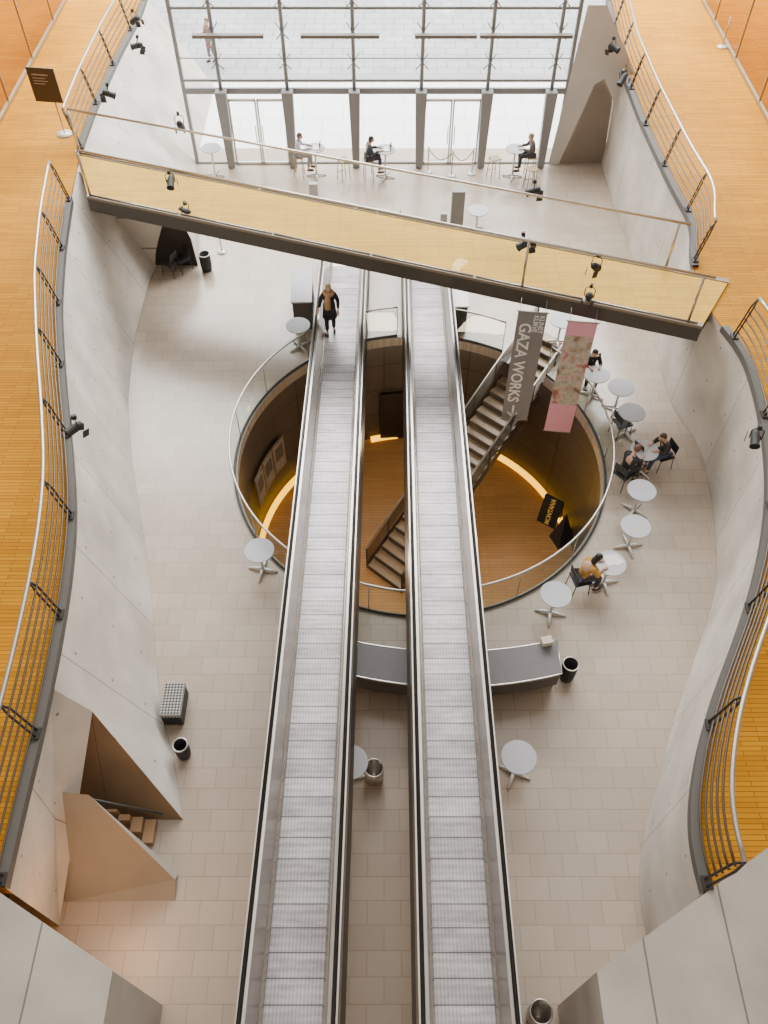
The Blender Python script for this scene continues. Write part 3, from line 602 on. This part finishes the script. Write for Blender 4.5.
def person(loc,rz,pose,topc,botc,hairc,label,seat=.47,lean=0,longhair=False,coat=False,scarf=None,reach=.33,shoec=(.03,.03,.03),foot=None):
    r=root('person',label,'person',loc,rz)
    V=Vector; J={}
    if pose=='stand':
        J.update(pel=V((0,0,.95)),wai=V((0,0,1.08)),che=V((0,.01,1.28)),nb=V((0,0,1.43)),hd=V((0,.03,1.60)))
        for n,s_ in(('l',-1),('r',1)):
            J['sh'+n]=V((s_*.17,0,1.39));J['el'+n]=V((s_*.25,-.03,1.14));J['wr'+n]=V((s_*.24,.12,.93)) if s_<0 else V((s_*.31,.17,1.03))
            J['hi'+n]=V((s_*.09,0,.91));J['kn'+n]=V((s_*.10,.06 if s_>0 else .02,.50));J['an'+n]=V((s_*.10,.07 if s_>0 else -.10,.09));J['to'+n]=J['an'+n]+V((s_*.015,.15,-.05))
    else:
        s=seat; J.update(pel=V((0,0,s+.10)),wai=V((0,lean*.3,s+.23)),che=V((0,.02+lean*.8,s+.42)),nb=V((0,.05+lean*1.3,s+.56)),hd=V((0,.11+lean*1.7,s+.72)))
        for n,s_ in(('l',-1),('r',1)):
            J['sh'+n]=V((s_*.17,.04+lean*1.2,s+.52));J['el'+n]=V((s_*.24,.14+lean,s+.30));J['wr'+n]=V((s_*.14,reach+.05,(HT if s<.6 else HH)+.035))
            fz=.09 if foot is None else foot+.09
            J['hi'+n]=V((s_*.09,.02,s+.08));J['kn'+n]=V((s_*.13,.42,s+.07));J['an'+n]=V((s_*.12,.45 if s_<0 else .36,fz));J['to'+n]=J['an'+n]+V((s_*.01,.15,-.05))
    vs=[];ed=[];ra=[];ix={}
    def add(k,p,rr,par=None):
        ix[k]=len(vs);vs.append(p);ra.append(rr)
        if par is not None: ed.append((ix[par],ix[k]))
    add('pel',J['pel'],(.14,.10));add('wai',J['wai'],(.125,.09),'pel');add('che',J['che'],(.145,.10),'wai');add('nb',J['nb'],(.07,.06),'che');add('nk',J['nb'].lerp(J['hd'],.5),.048,'nb');add('hd',J['hd'],.06,'nk')
    for n,s_ in(('l',-1),('r',1)):
        add('sh'+n,J['sh'+n],.058,'che');add('el'+n,J['el'+n],.042,'sh'+n);add('wr'+n,J['wr'+n],.027,'el'+n)
        d=(J['wr'+n]-J['el'+n]).normalized()
        if pose!='stand': d=V((-s_*.3,.95,-.05)).normalized()
        sd=d.cross(V((0,0,1)) if abs(d.z)<.8 else V((0,1,0))).normalized(); pm=J['wr'+n]+d*.065
        add('pa'+n,pm,(.034,.022),'wr'+n)
        for k in range(4):
            o=sd*(.027-.018*k); l=[.07,.08,.075,.058][k]; dn=V((0,0,-.012))
            a=pm+o+d*.03; add('f%d'%k+n,a,.009,'pa'+n); add('g%d'%k+n,a+d*l*.5+dn*.5,.0085,'f%d'%k+n); add('h%d'%k+n,a+d*l+dn*2,.007,'g%d'%k+n)
        a=J['wr'+n]+d*.035+V((-s_*.035,0,0)); add('t'+n,a,.011,'pa'+n); add('u'+n,a+d*.04+V((-s_*.015,0,-.005)),.009,'t'+n)
        add('hi'+n,J['hi'+n],.085,'pel');add('kn'+n,J['kn'+n],.058,'hi'+n);add('an'+n,J['an'+n],.038,'kn'+n);add('to'+n,J['to'+n],.034,'an'+n)
    body=skin(vs,ed,ra)
    hc=J['hd']+V((0,.01,.0)); tilt=Matrix.Rotation(-.25-lean if pose!='stand' else -.1,3,'X')
    hm=MB().ell((0,0,0),(.074,.094,.115),18,14)
    hv=[]
    for v in hm.v:
        v=V(v)
        if v.z<-.02: v.x*=1-.35*(-v.z-.02)/.1; 
        if v.y>.07 and abs(v.x)<.02 and -.04<v.z<.015: v.y+=.02
        hv.append(hc+tilt@v)
    body.add(hv,hm.f,True)
    for s_ in(-1,1):
        e=MB().ell((0,0,0),(.012,.02,.03),8,6); body.add([hc+tilt@(V(v)+V((s_*.076,-.005,-.005))) for v in e.v],e.f,True)
    part('body',body,M_skin,r)
    for s_ in(-1,1):
        e=MB().ell((0,0,0),(.012,.007,.008),8,6); e.v=[tuple(hc+tilt@(V(v)+V((s_*.03,.086,.008)))) for v in e.v]; part('eye',e,M_eye,r)
    e=MB().ell((0,0,0),(.022,.006,.006),8,6); e.v=[tuple(hc+tilt@(V(v)+V((0,.084,-.055)))) for v in e.v]; part('mouth',e,M_lip,r)
    hmat=mat('hair',hairc,.6,0,.2,30); hr=MB().ell((0,0,0),(.086,.10,.11),18,12)
    hr.v=[tuple(hc+tilt@(V(v)*(1.0 if v[1]<.02 or v[2]>.05 else .80)+V((0,-.018,.022)))) for v in hr.v]
    if longhair:
        h2=MB().ell((0,0,0),(.085,.06,.16),12,10); hr.add([hc+tilt@(V(v)+V((0,-.055,-.09))) for v in h2.v],h2.f,True)
    part('hair',hr,hmat,r)
    tm=mat('top_cloth',topc,.8,0,.12,12); bm_=mat('trouser_cloth',botc,.8,0,.12,12)
    nb=J['nb']-V((0,0,.015))
    v2=[J['pel']+V((0,0,.0)),J['wai'],J['che'],nb,J['shl'],J['ell'],J['wrl'].lerp(J['ell'],.08),J['shr'],J['elr'],J['wrr'].lerp(J['elr'],.08)]
    part('jacket' if coat else 'sweater',skin(v2,[(0,1),(1,2),(2,3),(2,4),(4,5),(5,6),(2,7),(7,8),(8,9)],[(.165,.125),(.150,.115),(.168,.122),(.085,.075),.08,.062,.045,.08,.062,.045]),tm,r)
    al=J['anl'].lerp(J['knl'],.1); ar=J['anr'].lerp(J['knr'],.1)
    part('trousers',skin([J['pel'],J['hil'],J['knl'],al,J['hir'],J['knr'],ar],[(0,1),(1,2),(2,3),(0,4),(4,5),(5,6)],[(.155,.115),.10,.073,.055,.10,.073,.055]),bm_,r)
    for n in'lr':
        a=J['an'+n];d=(J['to'+n]-a);d.z=0;d.normalize();z=a.z-.09; m=MB().ell((a.x+d.x*.07,a.y+d.y*.07,z+.045),(.045,.135,.05),14,8); m.v=[(x,y,max(zz,z+.0)) for x,y,zz in m.v]; part('shoe',m,mat('shoe',shoec,.5),r)
    if coat and pose=='stand': part('coat_skirt',MB().lathe([(.155,1.10),(.175,.98),(.20,.75),(.215,.60),(.205,.60),(.15,.9)],(0,0,0),20,Matrix.Diagonal(Vector((1,.8,1)))),tm,r)
    if scarf:
        part('scarf',MB().tube([(.11*math.cos(k*math.pi/8),.01+.105*math.sin(k*math.pi/8),1.45+.015*math.sin(k*1.7)) for k in range(16)],.06,8,True).tube([(.03,.10,1.45),(.05,.15,1.25),(.05,.17,1.0)],[.06,.09,.085],8),mat('scarf_wool',scarf,.9),r)
    return r
def face(a,b): d=b-a; return -math.atan2(d.x,d.y)
def seated(tab,d,dist,**k):
    d=Vector((d[0],d[1],0)).normalized(); loc=tab+d*dist; rz=face(loc,tab)
    if k.get('seat',.47)>.6: stool(loc,rz,'bar stool under seated person near facade')
    else: chair(loc,rz)
    return person(loc,rz,'sit',**k)
def dpx(tab,px,py,h): q=floorat(px,py,h); return (q-tab)[:2]
q=P(331,333,.3); q=P(331,333,hw(q.y)+.03); yy=q.y
person(Vector((q.x,yy,hw(yy)+.03)),math.pi+.1,'stand',(.025,.022,.022),(.04,.04,.045),(.50,.33,.18),'person in black coat and tan scarf riding moving walkway',coat=True,scarf=(.50,.31,.16),longhair=True)
hb=(.05,.03,.02)
seated(tabs[4],dpx(tabs[4],586,574,.6),.66,topc=(.50,.27,.05),botc=(.05,.05,.06),hairc=(.02,.015,.015),label='person in mustard jacket seated writing at round table',longhair=True,lean=.1,coat=True)
seated(tabs[7],dpx(tabs[7],624,470,.6),.66,topc=(.03,.03,.035),botc=(.04,.04,.05),hairc=(.16,.08,.05),label='person in black seated at shared round table',lean=.08)
seated(tabs[7],dpx(tabs[7],660,452,.6),.66,topc=(.04,.035,.035),botc=(.06,.08,.14),hairc=(.08,.04,.02),label='person in dark top and jeans seated across shared table',lean=.08)
tp=floorat(597,374,HT)
clone(T0,tp,.3,'round grey cafe table under footbridge with seated person')
seated(tp,(-.1,1),.64,topc=(.02,.02,.025),botc=(.03,.03,.03),hairc=hb,label='person in black seated under the footbridge',lean=.04)
seated(hts[0],(-1,.05),.62,topc=(.62,.62,.62),botc=(.30,.30,.32),hairc=(.10,.07,.05),label='person in pale grey top seated at tall table',seat=.76,foot=.25)
seated(hts[1],(-1,-.2),.62,topc=(.04,.05,.06),botc=(.04,.04,.05),hairc=(.04,.03,.02),label='person in dark jacket seated at tall table with laptop',seat=.76,foot=.25)
seated(hts[2],(1,.1),.62,topc=(.12,.10,.10),botc=(.05,.05,.06),hairc=(.30,.22,.12),label='person in dark top seated at tall table',seat=.76,foot=.25)
person(floorat(213,62,0)+Vector((0,0,.03)),2.5,'stand',(.30,.18,.15),(.2,.2,.22),(.1,.06,.04),'person standing outside beyond glass facade',coat=True)
for q in((3.95,28.2,0),(-1.45,28.1,0),(5.2,27.5,0)): stool(Vector(q),random.random())
for q,rz in(((172,274),1.2),((184,270),2.4),((619,434),-1.2)): chair(floorat(*q,.0),rz,'empty dark metal cafe chair')
def laptop(loc,rz,z):
    r=root('laptop','open laptop computer on round table','laptop',loc+Vector((0,0,z)),rz)
    part('keyboard_base',MB().box((0,0,.01),(.32,.22,.018)),M_steel,r,bevel=.004); part('screen',MB().box((0,.13,.11),(.32,.012,.21),Matrix.Rotation(-.3,3,'X')),M_blackm,r)
laptop(tabs[7]+Vector((-.05,.12,0)),2.2,HT); laptop(hts[1]+Vector((.05,.0,0)),-1.5,HH); laptop(hts[0]+Vector((.05,0,0)),-1.5,HH)
for dx,a in((-.02,.2),(.14,.6)): solo('paper_sheet',MB().box((0,0,.002),(.21,.29,.004)),M_white,'white paper sheet on round table','paper',tabs[4]+Vector((dx,.08,HT+(.004 if dx>0 else 0))),a)
# ------------------------------------------------------------------ lights & camera
W=bpy.data.worlds.new('w');scene.world=W;W.use_nodes=True;W.node_tree.nodes['Background'].inputs[0].default_value=(1,.965,.92,1);W.node_tree.nodes['Background'].inputs[1].default_value=.92
def area(loc,size,power,col,rot=(0,0,0)):
    l=bpy.data.lights.new('plaza_fill','AREA');l.shape='RECTANGLE';l.size=size[0];l.size_y=size[1];l.energy=power;l.color=col;o=link(bpy.data.objects.new('plaza_fill',l));o.location=loc;o.rotation_euler=rot;return o
area((0,46,22),(44,28),60000,(1,.995,.99))  # panel added above the plaza to make the outside brighter
l=bpy.data.lights.new('sun','SUN');l.energy=1.2;l.angle=math.radians(50);l.color=(1,.97,.93);o=link(bpy.data.objects.new('sun',l));o.rotation_euler=(math.radians(-44),0,math.radians(-8))
def pt(loc,p,col,rad=.3):
    l=bpy.data.lights.new('fill_point','POINT');l.energy=p;l.color=col;l.shadow_soft_size=rad;o=link(bpy.data.objects.new('fill_point',l));o.location=loc
pt((-1.5,12.5,-1.2),135,(1,.80,.56));pt((3.2,13.0,-1.2),135,(1,.80,.56));pt((1.0,17.0,-1.6),60,(1,.78,.52))  # warm points added to brighten the lower floor, no fixtures there
pt((-4.9,3.0,1.7),60,(1,.42,.08),.6);pt((-6.4,4.4,2.5),14,(1,.55,.22),.2)  # orange points added for the warm glow by the small stair
cam=bpy.data.cameras.new('cam');co=link(bpy.data.objects.new('cam',cam));co.location=(0,0,H);co.rotation_euler=(math.radians(37.5),0,0);cam.lens=F/1024*36;cam.sensor_width=36;cam.sensor_fit='AUTO';cam.clip_end=300
scene.camera=co
